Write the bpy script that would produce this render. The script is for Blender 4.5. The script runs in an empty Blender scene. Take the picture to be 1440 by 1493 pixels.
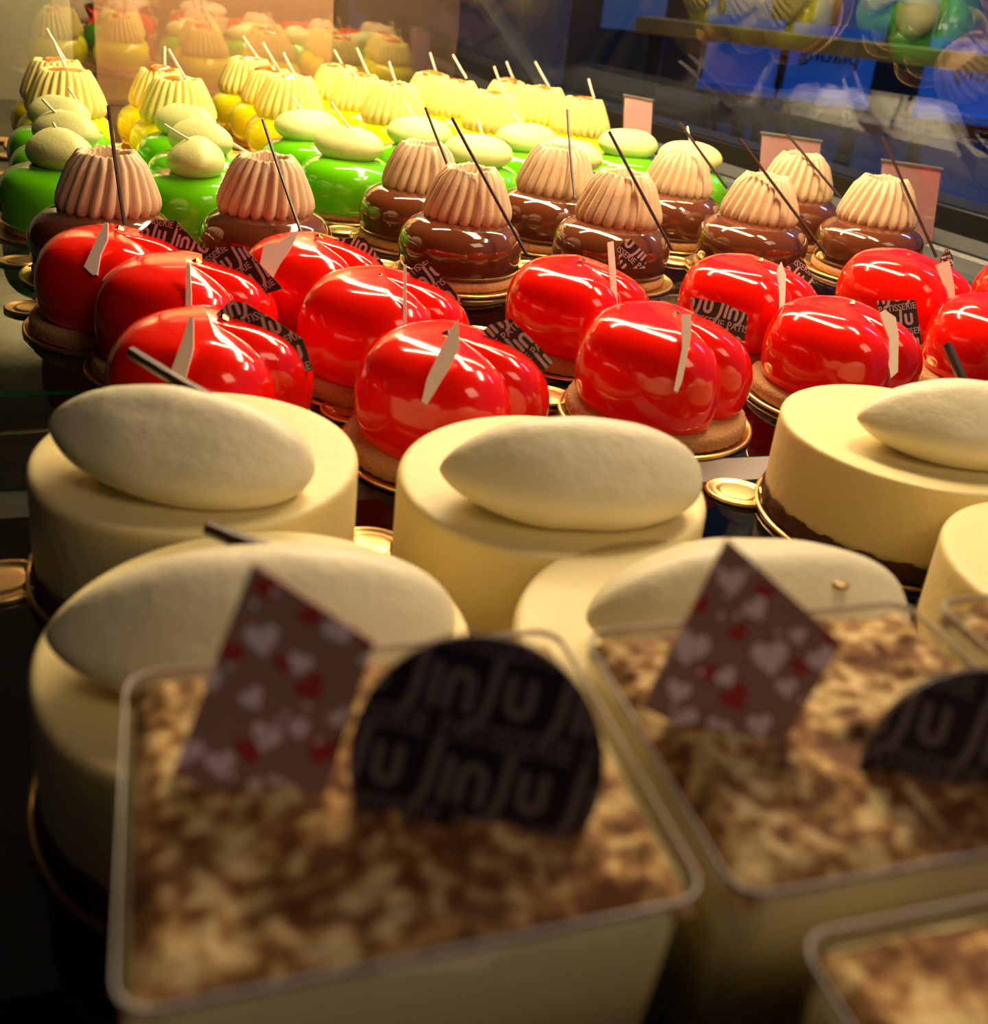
import bpy, bmesh, math, random
from mathutils import Vector, Matrix, noise
random.seed(7)
C = bpy.context.scene.collection
S = 0.01                      # all lengths below are in centimetres
PI = math.pi
sc = bpy.context.scene

# ------------------------------------------------------------------ camera
F = Vector((0.2925, 0.8794, -0.3756)); RT = Vector((0.9561, -0.2762, 0.0981)); UP = Vector((0.0175, 0.3878, 0.9216))
cam = bpy.data.cameras.new('camera'); co = bpy.data.objects.new('camera', cam); C.objects.link(co)
co.matrix_world = Matrix(((RT.x, UP.x, -F.x, 0), (RT.y, UP.y, -F.y, 0), (RT.z, UP.z, -F.z, 0.13237), (0, 0, 0, 1)))
cam.sensor_fit = 'HORIZONTAL'; cam.sensor_width = 36; cam.lens = 36.85; cam.shift_y = -0.1295
cam.clip_start = 0.005; cam.clip_end = 60
cam.dof.use_dof = True; cam.dof.focus_distance = 0.40; cam.dof.aperture_fstop = 21.0
sc.camera = co

# ------------------------------------------------------------------ world, lamps, exposure
w = bpy.data.worlds.new('dusk'); sc.world = w; w.use_nodes = True
w.node_tree.nodes['Background'].inputs[0].default_value = (0.20, 0.30, 0.62, 1)
w.node_tree.nodes['Background'].inputs[1].default_value = 0.25

def lamp(name, loc, rot, sx, sy, watt, col):
    l = bpy.data.lights.new(name, 'AREA'); l.shape = 'RECTANGLE'; l.size = sx * S; l.size_y = sy * S
    l.energy = watt; l.color = col
    o = bpy.data.objects.new(name, l); C.objects.link(o); o.location = Vector(loc) * S; o.rotation_euler = rot
    return o
WARM = (1.0, 0.74, 0.42)
lamp('case_strip_lamp', (17, 70, 34), (0, 0, math.radians(10)), 5.0, 66, 4.4, WARM)     # along the case
lamp('case_cross_lamp', (24, 64, 36), (math.radians(-8), 0, 0), 46, 1.6, 1.9, WARM)     # across, over the chocolate row
lamp('case_front_fill', (31, 34, 34), (0, 0, math.radians(10)), 1.4, 12, 1.3, WARM)     # added fill, brightens the cards and right-hand chocolate domes
lamp('end_wall_fill', (2, 100, 26), (math.radians(30), 0, 0), 40, 2, 2.2, (1.0, 0.70, 0.38))  # extra light added to brighten the panels behind the end glass
lamp('shop_front_fill', (75, -100, 165), (math.radians(30), 0, math.radians(35)), 70, 70, 7.5, (1.0, 0.74, 0.48))  # unseen fill added for the faces turned towards the camera
lamp('outside_blue_fill', (330, 170, 250), (math.radians(35), 0, math.radians(-35)), 100, 100, 130, (0.28, 0.52, 1.0))  # invented bluish source, gives the boards outside their dusk light

vs = sc.view_settings
sc.display_settings.display_device = 'sRGB'
vs.view_transform = 'Standard'; vs.look = 'None'; vs.gamma = 1.0; vs.use_curve_mapping = False
vs.exposure = 0.0

# ------------------------------------------------------------------ materials
def srgb(r, g, b):
    f = lambda c: (c / 255 / 12.92) if c / 255 <= 0.04045 else ((c / 255 + 0.055) / 1.055) ** 2.4
    return (f(r), f(g), f(b), 1)
def mat(name, col, rough=0.5, metal=0.0, coat=0.0, sss=0.0, bump=0.0, bscale=200.0, vary=0.0, spec=0.5):
    m = bpy.data.materials.new(name); m.use_nodes = True; nt = m.node_tree; p = nt.nodes['Principled BSDF']
    p.inputs['Base Color'].default_value = col; p.inputs['Roughness'].default_value = rough
    p.inputs['Metallic'].default_value = metal; p.inputs['Coat Weight'].default_value = coat
    p.inputs['Coat Roughness'].default_value = 0.03; p.inputs['Specular IOR Level'].default_value = spec
    if sss:
        p.inputs['Subsurface Weight'].default_value = sss; p.inputs['Subsurface Radius'].default_value = (1.0, 0.7, 0.4)
        p.inputs['Subsurface Scale'].default_value = 0.003
    if bump or vary:
        tc = nt.nodes.new('ShaderNodeTexCoord'); n = nt.nodes.new('ShaderNodeTexNoise'); n.inputs['Scale'].default_value = bscale
        n.inputs['Detail'].default_value = 5
        nt.links.new(tc.outputs['Object'], n.inputs['Vector'])
        if bump:
            b = nt.nodes.new('ShaderNodeBump'); b.inputs['Strength'].default_value = bump; b.inputs['Distance'].default_value = 0.001
            nt.links.new(n.outputs['Fac'], b.inputs['Height']); nt.links.new(b.outputs['Normal'], p.inputs['Normal'])
        if vary:
            mx = nt.nodes.new('ShaderNodeMix'); mx.data_type = 'RGBA'
            mx.inputs[6].default_value = tuple(c * (1 - vary) for c in col[:3]) + (1,); mx.inputs[7].default_value = tuple(min(1, c * (1 + vary)) for c in col[:3]) + (1,)
            nt.links.new(n.outputs['Fac'], mx.inputs[0]); nt.links.new(mx.outputs[2], p.inputs['Base Color'])
    return m
def glass(name, tint, gloss, ior=1.5):
    """sheet glass: straight see-through plus a mirror reflection that grows at grazing angles"""
    m = bpy.data.materials.new(name); m.use_nodes = True; nt = m.node_tree; nt.nodes.clear()
    out = nt.nodes.new('ShaderNodeOutputMaterial'); mix = nt.nodes.new('ShaderNodeMixShader')
    tr = nt.nodes.new('ShaderNodeBsdfTransparent'); tr.inputs[0].default_value = tint
    gl = nt.nodes.new('ShaderNodeBsdfGlossy'); gl.inputs['Roughness'].default_value = 0.0
    ge = nt.nodes.new('ShaderNodeNewGeometry'); dt = nt.nodes.new('ShaderNodeVectorMath'); dt.operation = 'DOT_PRODUCT'
    nt.links.new(ge.outputs['Normal'], dt.inputs[0]); nt.links.new(ge.outputs['Incoming'], dt.inputs[1])
    def mth(op, a, b):
        n = nt.nodes.new('ShaderNodeMath'); n.operation = op; n.use_clamp = op == 'ADD'
        for k, q in enumerate((a, b)):
            if isinstance(q, (int, float)): n.inputs[k].default_value = q
            elif q is not None: nt.links.new(q, n.inputs[k])
        return n.outputs[0]
    f0 = ((ior - 1) / (ior + 1)) ** 2      # Schlick reflectance of one face, the same from either side
    sch = mth('MULTIPLY', mth('POWER', mth('SUBTRACT', 1.0, mth('ABSOLUTE', dt.outputs['Value'], None)), 5.0), 1 - f0)
    nt.links.new(mth('ADD', sch, f0 + gloss), mix.inputs[0])
    nt.links.new(tr.outputs[0], mix.inputs[1]); nt.links.new(gl.outputs[0], mix.inputs[2]); nt.links.new(mix.outputs[0], out.inputs[0])
    return m
M = {}
M['red_glaze'] = mat('red_glaze', (0.88, 0.008, 0.002, 1), 0.13, coat=0.5, spec=0.4)
M['choc_glaze'] = mat('chocolate_glaze', (0.13, 0.034, 0.012, 1), 0.10, coat=1.0)
M['green_glaze'] = mat('green_glaze', (0.13, 0.56, 0.002, 1), 0.14, coat=0.8)
M['yellow_glaze'] = mat('yellow_glaze', (0.92, 0.84, 0.008, 1), 0.14, coat=0.7)
M['choc_cream'] = mat('milk_chocolate_cream', (0.70, 0.50, 0.30, 1), 0.55, sss=0.12, bump=0.25, bscale=900)
M['yellow_cream'] = mat('vanilla_cream', (0.88, 0.74, 0.22, 1), 0.55, sss=0.12, bump=0.2, bscale=900)
M['green_cream'] = mat('pistachio_cream', (0.68, 0.69, 0.27, 1), 0.5, sss=0.12, bump=0.2, bscale=700)
M['cheese'] = mat('cheesecake_cream', (0.86, 0.73, 0.36, 1), 0.5, sss=0.15, bump=0.25, bscale=350)
M['quenelle'] = mat('whipped_cream', (0.86, 0.79, 0.56, 1), 0.48, sss=0.12, bump=0.3, bscale=300)
M['crust'] = mat('dark_biscuit_crust', (0.10, 0.035, 0.012, 1), 0.85, bump=1.0, bscale=900, vary=0.5)
M['biscuit'] = mat('biscuit', (0.50, 0.25, 0.10, 1), 0.8, bump=0.8, bscale=900, vary=0.25)
M['gold'] = mat('gold_card', (0.86, 0.56, 0.22, 1), 0.34, metal=1.0, bump=0.03, bscale=500)
M['white_choc'] = mat('white_chocolate', (0.86, 0.74, 0.58, 1), 0.5)
M['pink_choc'] = mat('pale_pink_chocolate', (0.80, 0.60, 0.52, 1), 0.5)
M['dark_choc'] = mat('dark_chocolate', (0.055, 0.022, 0.014, 1), 0.35, bump=0.1, bscale=500)
M['black_choc'] = mat('black_chocolate', (0.012, 0.006, 0.006, 1), 0.4)
M['milk_choc'] = mat('milk_chocolate', (0.36, 0.20, 0.15, 1), 0.45)
M['print_pink'] = mat('pale_print', (0.55, 0.40, 0.42, 1), 0.5)
M['print_dim'] = mat('mauve_print', (0.17, 0.115, 0.125, 1), 0.5)
M['heart_pink'] = mat('pink_heart_print', (0.95, 0.74, 0.80, 1), 0.5)
M['heart_red'] = mat('red_heart_print', (0.45, 0.03, 0.03, 1), 0.5)
M['jam'] = mat('orange_jam', (0.80, 0.20, 0.015, 1), 0.15, coat=0.6)
M['leaf'] = mat('gold_leaf', (0.9, 0.55, 0.12, 1), 0.2, metal=1.0)
M['card'] = mat('pink_card', (0.95, 0.52, 0.56, 1), 0.55)
M['black'] = mat('black_powder_coat', (0.008, 0.008, 0.009, 1), 0.35, bump=0.1, bscale=600)
M['post'] = mat('dark_grey_frame', (0.055, 0.055, 0.06, 1), 0.35)
M['steel'] = mat('grey_steel', (0.30, 0.27, 0.26, 1), 0.45, metal=0.3)
M['sill'] = mat('grey_sill', (0.085, 0.088, 0.09, 1), 0.5, bump=0.1, bscale=300)
M['base'] = mat('case_base_black', (0.010, 0.010, 0.010, 1), 0.45, vary=0.4, bscale=30)
M['sponge'] = mat('coffee_sponge', (0.10, 0.045, 0.02, 1), 0.9, bump=0.8, bscale=700, vary=0.4)
M['blue'] = mat('blue_board', (0.035, 0.21, 0.55, 1), 0.5, vary=0.25, bscale=4)
M['ink'] = mat('black_ink', (0.004, 0.004, 0.008, 1), 0.6)
M['timber'] = mat('orange_timber', (0.85, 0.36, 0.05, 1), 0.5, vary=0.3, bscale=12)
M['chair'] = mat('black_chair', (0.006, 0.006, 0.008, 1), 0.5)
M['pavement'] = mat('pavement', (0.05, 0.10, 0.24, 1), 0.6, vary=0.4, bscale=3)
M['shopfront'] = mat('pale_shopfront', (0.34, 0.36, 0.46, 1), 0.6, vary=0.2, bscale=2)
M['beige'] = mat('beige_panel', (0.46, 0.44, 0.30, 1), 0.5)
M['tan'] = mat('tan_panel', (0.50, 0.27, 0.15, 1), 0.55, vary=0.12, bscale=8)
M['brown'] = mat('brown_panel', (0.13, 0.075, 0.04, 1), 0.55, vary=0.3, bscale=18)
M['dark'] = mat('dark_panel', (0.015, 0.012, 0.008, 1), 0.6)
M['ceiling'] = mat('ceiling_paint', (0.12, 0.11, 0.10, 1), 0.9)
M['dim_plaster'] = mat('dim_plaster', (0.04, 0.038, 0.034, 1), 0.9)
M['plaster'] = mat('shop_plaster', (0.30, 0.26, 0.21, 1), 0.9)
M['ceramic'] = mat('brown_ceramic', (0.18, 0.09, 0.04, 1), 0.3)
M['end_glass'] = glass('end_glass', (0.92, 0.93, 0.90, 1), 0.16)
M['front_glass'] = glass('front_glass', (0.90, 0.93, 0.95, 1), 0.07)
M['shelf_glass'] = glass('shelf_glass', (0.30, 0.36, 0.30, 1), 0.02)
M['glass_edge'] = mat('green_glass_edge', (0.02, 0.12, 0.05, 1), 0.1, coat=1.0)
M['acrylic'] = glass('acrylic', (0.96, 0.96, 0.95, 1), 0.01)
M['cup'] = glass('clear_plastic', (0.90, 0.90, 0.90, 1), 0.05)
M['rim'] = mat('milky_plastic_rim', (0.62, 0.57, 0.52, 1), 0.3)

def cocoa():
    m = mat('cocoa_dusted_cream', (0.8, 0.6, 0.3, 1), 0.75, bump=0.4, bscale=500); nt = m.node_tree; p = nt.nodes['Principled BSDF']
    tc = nt.nodes.new('ShaderNodeTexCoord')
    a = nt.nodes.new('ShaderNodeTexNoise'); a.inputs['Scale'].default_value = 420; a.inputs['Detail'].default_value = 3
    b = nt.nodes.new('ShaderNodeTexNoise'); b.inputs['Scale'].default_value = 85; b.inputs['Detail'].default_value = 2
    ad = nt.nodes.new('ShaderNodeMath'); ad.operation = 'MULTIPLY_ADD'; ad.inputs[1].default_value = 0.75
    r = nt.nodes.new('ShaderNodeValToRGB'); e = r.color_ramp.elements
    e[0].position = 0.74; e[0].color = (0.88, 0.66, 0.30, 1); e[1].position = 0.96; e[1].color = (0.20, 0.070, 0.012, 1)
    k = r.color_ramp.elements.new(0.83); k.color = (0.55, 0.29, 0.08, 1)
    for n in (a, b): nt.links.new(tc.outputs['Object'], n.inputs['Vector'])
    nt.links.new(b.outputs['Fac'], ad.inputs[0]); nt.links.new(a.outputs['Fac'], ad.inputs[2])
    nt.links.new(ad.outputs[0], r.inputs[0]); nt.links.new(r.outputs[0], p.inputs['Base Color'])
    return m
M['cocoa'] = cocoa()

# ------------------------------------------------------------------ helpers
def mesh(name, v, f, m, smooth=True):
    me = bpy.data.meshes.new(name); me.from_pydata([tuple(c * S for c in p) for p in v], [], f); me.validate(); me.update()
    for x in (m if isinstance(m, (list, tuple)) else [m]): me.materials.append(x)
    bm = bmesh.new(); bm.from_mesh(me); bmesh.ops.recalc_face_normals(bm, faces=bm.faces); bm.to_mesh(me); bm.free()
    if smooth: me.polygons.foreach_set('use_smooth', [True] * len(me.polygons))
    return me
def obj(name, me, parent=None, loc=(0, 0, 0), rotz=0.0, scale=1.0):
    o = bpy.data.objects.new(name, me); C.objects.link(o)
    if parent: o.parent = parent
    o.location = Vector(loc) * S; o.rotation_euler = (0, 0, rotz)
    if scale != 1.0: o.scale = (scale,) * 3
    return o
def thing(name, label, cat, loc, rotz=0.0, group=None):
    o = bpy.data.objects.new(name, None); C.objects.link(o); o.empty_display_size = 0.01
    o.location = Vector(loc) * S; o.rotation_euler = (0, 0, rotz)
    o['label'] = label; o['category'] = cat
    if group: o['group'] = group
    return o
def tag(o, label, cat, group=None):
    o['label'] = label; o['category'] = cat
    if group: o['group'] = group
    return o
def struct(o): o['kind'] = 'structure'; return o
def rings(rows, cap0=True, cap1=True):
    """join equal-length rings of points into a tube"""
    v = [p for r in rows for p in r]; n = len(rows[0]); f = []
    for i in range(len(rows) - 1):
        for j in range(n):
            f.append((i * n + j, i * n + (j + 1) % n, (i + 1) * n + (j + 1) % n, (i + 1) * n + j))
    if cap0: f.append(tuple(range(n))[::-1])
    if cap1: f.append(tuple((len(rows) - 1) * n + j for j in range(n)))
    return v, f
def lathe(prof, n=64, fr=None):
    rows = []
    for r, z in prof:
        rows.append([((r * (fr(2 * PI * j / n, z) if fr else 1)) * math.cos(2 * PI * j / n), (r * (fr(2 * PI * j / n, z) if fr else 1)) * math.sin(2 * PI * j / n), z) for j in range(n)])
    return rings(rows)
def box(x0, x1, y0, y1, z0, z1):
    v = [(x, y, z) for z in (z0, z1) for x, y in ((x0, y0), (x1, y0), (x1, y1), (x0, y1))]
    return v, [(3, 2, 1, 0), (4, 5, 6, 7), (0, 1, 5, 4), (1, 2, 6, 5), (2, 3, 7, 6), (3, 0, 4, 7)]
def slab(poly, z0, z1):
    n = len(poly); v = [(x, y, z0) for x, y in poly] + [(x, y, z1) for x, y in poly]
    return v, [tuple(range(n))[::-1], tuple(range(n, 2 * n))] + [(i, (i + 1) % n, n + (i + 1) % n, n + i) for i in range(n)]
def hexa(p):   # eight corners, bottom four then top four
    return p, [(3, 2, 1, 0), (4, 5, 6, 7), (0, 1, 5, 4), (1, 2, 6, 5), (2, 3, 7, 6), (3, 0, 4, 7)]
def merge(*vf):
    V, Fc = [], []
    for v, f in vf:
        k = len(V); V += list(v); Fc += [tuple(i + k for i in q) for q in f]
    return V, Fc
def rod(a, b, r0, r1, n=8):
    a, b = Vector(a), Vector(b); d = (b - a).normalized()
    u = d.cross(Vector((0, 0, 1)) if abs(d.z) < 0.9 else Vector((1, 0, 0))).normalized(); w_ = d.cross(u)
    rows = []
    for t in range(6):
        t /= 5; c = a.lerp(b, t) + u * (0.03 * math.sin(t * 3.0)); r = r0 + (r1 - r0) * t
        rows.append([tuple(c + (u * math.cos(2 * PI * j / n) + w_ * math.sin(2 * PI * j / n)) * r) for j in range(n)])
    return rings(rows)
def plate(poly, O, th, ax=None, ay=None):
    """a flat chocolate piece standing in the plane of ax, ay (leaning back a little)"""
    ax = ax or RT; ay = ay or UP; nz = ax.cross(ay); O = Vector(O)
    n = len(poly); v = [tuple(O + ax * x + ay * y + nz * (th / 2)) for x, y in poly] + [tuple(O + ax * x + ay * y - nz * (th / 2)) for x, y in poly]
    return v, [tuple(range(n)), tuple(range(n, 2 * n))[::-1]] + [(i, (i + 1) % n, n + (i + 1) % n, n + i) for i in range(n)]

# ------------------------------------------------------------------ lettering (flat print on the chocolate pieces)
def stroke(pts, wd):
    """a monoline stroke with round ends, as a flat polygon strip"""
    V, Fc = [], []
    def cap(c, a0):
        k = len(V); V.append(c)
        for i in range(9): V.append((c[0] + wd / 2 * math.cos(a0 + PI * i / 8), c[1] + wd / 2 * math.sin(a0 + PI * i / 8)))
        for i in range(8): Fc.append((k, k + 1 + i, k + 2 + i))
    n = len(pts); nor = []
    for i in range(n):
        a, b = pts[max(i - 1, 0)], pts[min(i + 1, n - 1)]; L = math.hypot(b[0] - a[0], b[1] - a[1]); nor.append((-(b[1] - a[1]) / L, (b[0] - a[0]) / L))
    for p, q in zip(pts, nor): V += [(p[0] + q[0] * wd / 2, p[1] + q[1] * wd / 2), (p[0] - q[0] * wd / 2, p[1] - q[1] * wd / 2)]
    for i in range(n - 1): Fc.append((2 * i, 2 * i + 1, 2 * i + 3, 2 * i + 2))
    cap(pts[0], math.atan2(nor[0][1], nor[0][0])); cap(pts[-1], math.atan2(-nor[-1][1], -nor[-1][0]))
    return V, Fc
def arc(cx, cy, r, a0, a1, n=10): return [(cx + r * math.cos(math.radians(a0 + (a1 - a0) * i / n)), cy + r * math.sin(math.radians(a0 + (a1 - a0) * i / n))) for i in range(n + 1)]
def logo():
    """the shop's five-letter word in units of its own width"""
    W_ = 0.072; J = lambda x: [(x + 0.14, 0.40), (x + 0.11, 0.06), (x + 0.075, -0.05)] + arc(x - 0.01, -0.03, 0.085, -10, -75, 5)
    L = [J(0.0), [(0.25, 0.27), (0.235, 0.0)], [(0.345, 0.0), (0.35, 0.14)] + arc(0.43, 0.17, 0.08, 180, 0) + [(0.51, 0.14), (0.505, 0.0)],
         J(0.545), [(0.80, 0.27), (0.80, 0.13)] + arc(0.875, 0.10, 0.075, 180, 360) + [(0.95, 0.13), (0.95, 0.27)]]
    return merge(*[stroke(s, W_) for s in L])
def font(txt, size):
    cu = bpy.data.curves.new('text', 'FONT'); cu.body = txt; cu.size = size; cu.align_x = 'LEFT'; cu.offset = 0.006 * size
    o = bpy.data.objects.new('text', cu); C.objects.link(o); dg = bpy.context.evaluated_depsgraph_get()
    me = o.evaluated_get(dg).to_mesh(); v = [(p.co.x, p.co.y) for p in me.vertices]; f = [tuple(p.vertices) for p in me.polygons]
    o.evaluated_get(dg).to_mesh_clear(); bpy.data.objects.remove(o); bpy.data.curves.remove(cu); return v, f
LOGO = logo()
_pv, _pf = font('PATISSERIE', 1.0); _pw = max(p[0] for p in _pv); PATI = ([(x / _pw, y / _pw * 1.15) for x, y in _pv], _pf)
def printed(poly, O, size, ang, shift, m, name, parent, off=0.07, ax=None, ay=None, loc=(0, 0, 0)):
    """rows of the two words across a convex piece, cut off at its edges"""
    ax = ax or RT; ay = ay or UP; nz = ax.cross(ay); O = Vector(O); ca, sa = math.cos(math.radians(-ang)), math.sin(math.radians(-ang))
    R = max(math.hypot(x, y) for x, y in poly) * 1.3; k = int(R / size) + 2; V, Fc = [], []
    for row in range(-k - 1, k + 2):
        for col in range(-k - 2, k + 3):
            for (v, f), dy, fx in ((LOGO, 0.0, 0.0), (PATI, 0.41, 0.1)):
                b = len(V)
                for x, y in v:
                    X = (x + (col + fx + 0.21 * row) * 1.08 + shift[0]) * size; Y = (y - row * 0.66 + dy + shift[1]) * size
                    V.append((ca * X - sa * Y, sa * X + ca * Y))
                if all(math.hypot(*p) > R for p in V[b:]): del V[b:]; continue
                Fc += [tuple(i + b for i in q) for q in f]
    bm = bmesh.new(); vv = [bm.verts.new((x, y, 0)) for x, y in V]
    for q in Fc:
        try: bm.faces.new([vv[i] for i in q])
        except ValueError: pass
    n = len(poly); area = sum(poly[i][0] * poly[(i + 1) % n][1] - poly[(i + 1) % n][0] * poly[i][1] for i in range(n))
    for i in range(n):
        (x0, y0), (x1, y1) = poly[i], poly[(i + 1) % n]; s_ = 1 if area > 0 else -1
        bmesh.ops.bisect_plane(bm, geom=bm.verts[:] + bm.edges[:] + bm.faces[:], plane_co=(x0, y0, 0), plane_no=((y1 - y0) * s_, -(x1 - x0) * s_, 0), clear_outer=True)
    bm.verts.index_update()
    v = [tuple(O + ax * p.co.x + ay * p.co.y + nz * off) for p in bm.verts]; f = [tuple(q.index for q in fc.verts) for fc in bm.faces]; bm.free()
    if f: return obj(name, mesh(name, v, f, m, False), parent, loc)
def hull(p):
    p = sorted(set(p)); cr = lambda o, a, b: (a[0] - o[0]) * (b[1] - o[1]) - (a[1] - o[1]) * (b[0] - o[0])
    def half(q):
        h = []
        for x in q:
            while len(h) > 1 and cr(h[-2], h[-1], x) <= 0: h.pop()
            h.append(x)
        return h[:-1]
    return half(p) + half(p[::-1])

# ------------------------------------------------------------------ pastry parts
def dome(R, h, base=0.86, flat=0.55, n=72):
    prof = [(R * base, 0.0), (R * (base + 0.07), 0.12 * h), (R * 0.985, 0.28 * h), (R, 0.42 * h)]
    for i in range(1, 15):
        a = PI / 2 * i / 14; prof.append((max(0.02, R * math.cos(a) ** flat), 0.42 * h + 0.58 * h * math.sin(a) ** 0.85))
    return lathe(prof, n)
def piping(R, h, top, n=22, twist=0.25, hollow=0.45):
    N = n * 8; pr = [(0.74, 0.0), (0.86, 0.01), (0.96, 0.07), (1.0, 0.18), (0.985, 0.29), (0.92, 0.45), (0.83, 0.63), (0.73, 0.82), (top, 0.97), (top * 0.93, 1.0), (top * 0.72, 0.97), (hollow, 0.86), (0.03, 0.80)]
    rows = []
    for k, (r, z) in enumerate(pr):
        row = []
        for j in range(N):
            t = 2 * PI * j / N; d = abs(math.sin(n * t / 2)) ** 0.75
            amp = 0.14 if k < 9 else (0.11, 0.06, 0.02, 0.0)[k - 9]
            if k == 0: amp = 0.2
            q = r * R * (1 - amp * (1 - d)); zz = z * h + (0.06 * h * (1 - d) if k < 2 else 0) + (0.03 * h * math.sin(5 * t + 1) * (d if 7 < k < 11 else 0))
            tt = t + twist * z
            row.append((q * math.cos(tt), q * math.sin(tt), zz))
        rows.append(row)
    return rings(rows)
def quenelle(L, W_, h, lean=0.35, n=28, seed=0):
    """spoon-shaped cream: pointed ends, a ridge along its back, flat facets"""
    rows = []; U = 22
    for i in range(U + 1):
        u = -1 + 2 * i / U; u = max(-0.999, min(0.999, math.sin(u * PI / 2))); k = (1 - abs(u) ** 2.3) ** 0.58
        row = []
        for j in range(n):
            a = 2 * PI * j / n; rho = 1 + 0.17 * math.exp(-((a - PI / 2) / 0.42) ** 2)
            y = math.cos(a) * rho * W_ / 2 * k; z = math.sin(a) * rho * h / 2 * k
            if z < 0: z *= 0.8
            y += lean * max(0, z)
            nn = 1 + 0.025 * noise.noise(Vector((u * 2.3 + seed, y * 0.6, z * 0.6)))
            row.append((u * L / 2, y * nn, z * nn + h * 0.40 + 0.10 * h * u * u))
        rows.append(row)
    return rings(rows)
def scoop(L, W_, h, seed):
    """large spoonful of cream: pointed left end, blunt right end, flat front facet under a ridge"""
    rows = []; U = 44; n = 64
    for i in range(U + 1):
        u = math.sin((-1 + 2 * i / U) * PI / 2); u = max(-0.999, min(0.999, u))
        k = (1 - abs(u) ** 2.0) ** 0.66 if u < 0 else (1 - abs(u) ** 2.5) ** 0.52
        row = []
        for j in range(n):
            a = 2 * PI * j / n
            rho = 1 + 0.13 * math.exp(-((a - 1.65) / 0.30) ** 2) - 0.08 * math.exp(-((a - 2.55) / 0.45) ** 2) - 0.03 * math.exp(-((a - 0.8) / 0.4) ** 2)
            y = math.cos(a) * rho * W_ / 2 * k; z = math.sin(a) * rho * h / 2 * k
            if z < 0: z *= 0.86
            y += 0.10 * z
            q = noise.noise(Vector((u * 2.4 + seed, y * 0.8, z * 0.8))) * 0.07 + max(0.0, noise.noise(Vector((u * 7 + seed, y * 2.6, z * 2.6))) - 0.45) * -0.18
            s_ = 1 + q / 2.0
            row.append((u * L / 2, y * s_, z * s_))
        rows.append(row)
    return rings(rows)
def heart(R, h, n=110, inset=1.0):
    """plump two-lobed glazed cake: heart outline from above, cleft on +x, rounded all over"""
    def out(t):
        t = (t + PI) % (2 * PI) - PI; a = abs(t)
        return 0.97 + 0.07 * math.exp(-((a - 0.75) / 0.45) ** 2) - 0.30 * math.exp(-(a / 0.20) ** 1.3) + 0.02 * math.exp(-((PI - a) / 0.6) ** 2) + 0.03 * math.exp(-((a - 2.2) / 0.35) ** 2)
    rows = []; prof = [(0.90, 0.0), (0.95, 0.08), (0.99, 0.22), (1.0, 0.40)]
    for i in range(1, 16):
        a = PI / 2 * i / 15; prof.append((math.cos(a) ** 0.46, 0.40 + 0.60 * math.sin(a) ** 0.95))
    for r, z in prof:
        r = max(r, 0.012); row = []
        for j in range(n):
            t = 2 * PI * j / n; o_ = out(t)
            k = r * o_; dip = 0.10 * math.exp(-(((t + PI) % (2 * PI) - PI) / 0.30) ** 2) * max(0, z - 0.55) / 0.45 * min(1, r * 1.4)
            row.append((R * k * math.cos(t) * inset, R * k * math.sin(t) * inset, h * (z - dip) * (1 - 0.15 * max(0.0, k * math.cos(t - 0.7)) * min(1, z * 1.5))))
        rows.append(row)
    return rings(rows)
def cookie(R, h, n=96, teeth=48): return lathe([(R * 0.96, 0), (R, 0.12 * h), (R, 0.8 * h), (R * 0.97, h)], n, lambda t, z: 1 + 0.008 * math.cos(teeth * t))
def board(R=3.25):
    """thin gold card disc with a raised lip"""
    return lathe([(R * 0.99, 0.0), (R, 0.03), (R, 0.12), (R * 0.985, 0.15), (R * 0.965, 0.15), (R * 0.95, 0.09), (0.05, 0.08)], 72)
def board_tab(R=3.25):
    rows = []; N = 40
    for s_, z in ((1.0, 0.0), (1.02, 0.05), (1.02, 0.12), (0.95, 0.15), (0.88, 0.14), (0.80, 0.09), (0.62, 0.09), (0.58, 0.13), (0.50, 0.14), (0.03, 0.13)):
        rows.append([(R + 0.45 + 0.95 * s_ * math.cos(2 * PI * j / N), 0.80 * s_ * math.sin(2 * PI * j / N) * (1.0), z) for j in range(N)])
    return rings(rows)
ME_BOARD = mesh('board_disc', *board(), M['gold']); ME_TAB = mesh('board_tab', *board_tab(), M['gold'])
ME_BOARDC = mesh('board_disc_large', *board(3.72), M['gold']); ME_TABC = mesh('board_tab_large', *board_tab(3.72), M['gold'])
def gold_board(x, y, ang, label, group, big=False):
    t = thing('gold_board', label, 'cake board', (x, y, 0.0), math.radians(ang), group)
    obj('disc', ME_BOARDC if big else ME_BOARD, t); obj('tab', ME_TABC if big else ME_TAB, t); return t
ORD = ['first', 'second', 'third', 'fourth', 'fifth', 'sixth', 'seventh']

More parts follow.
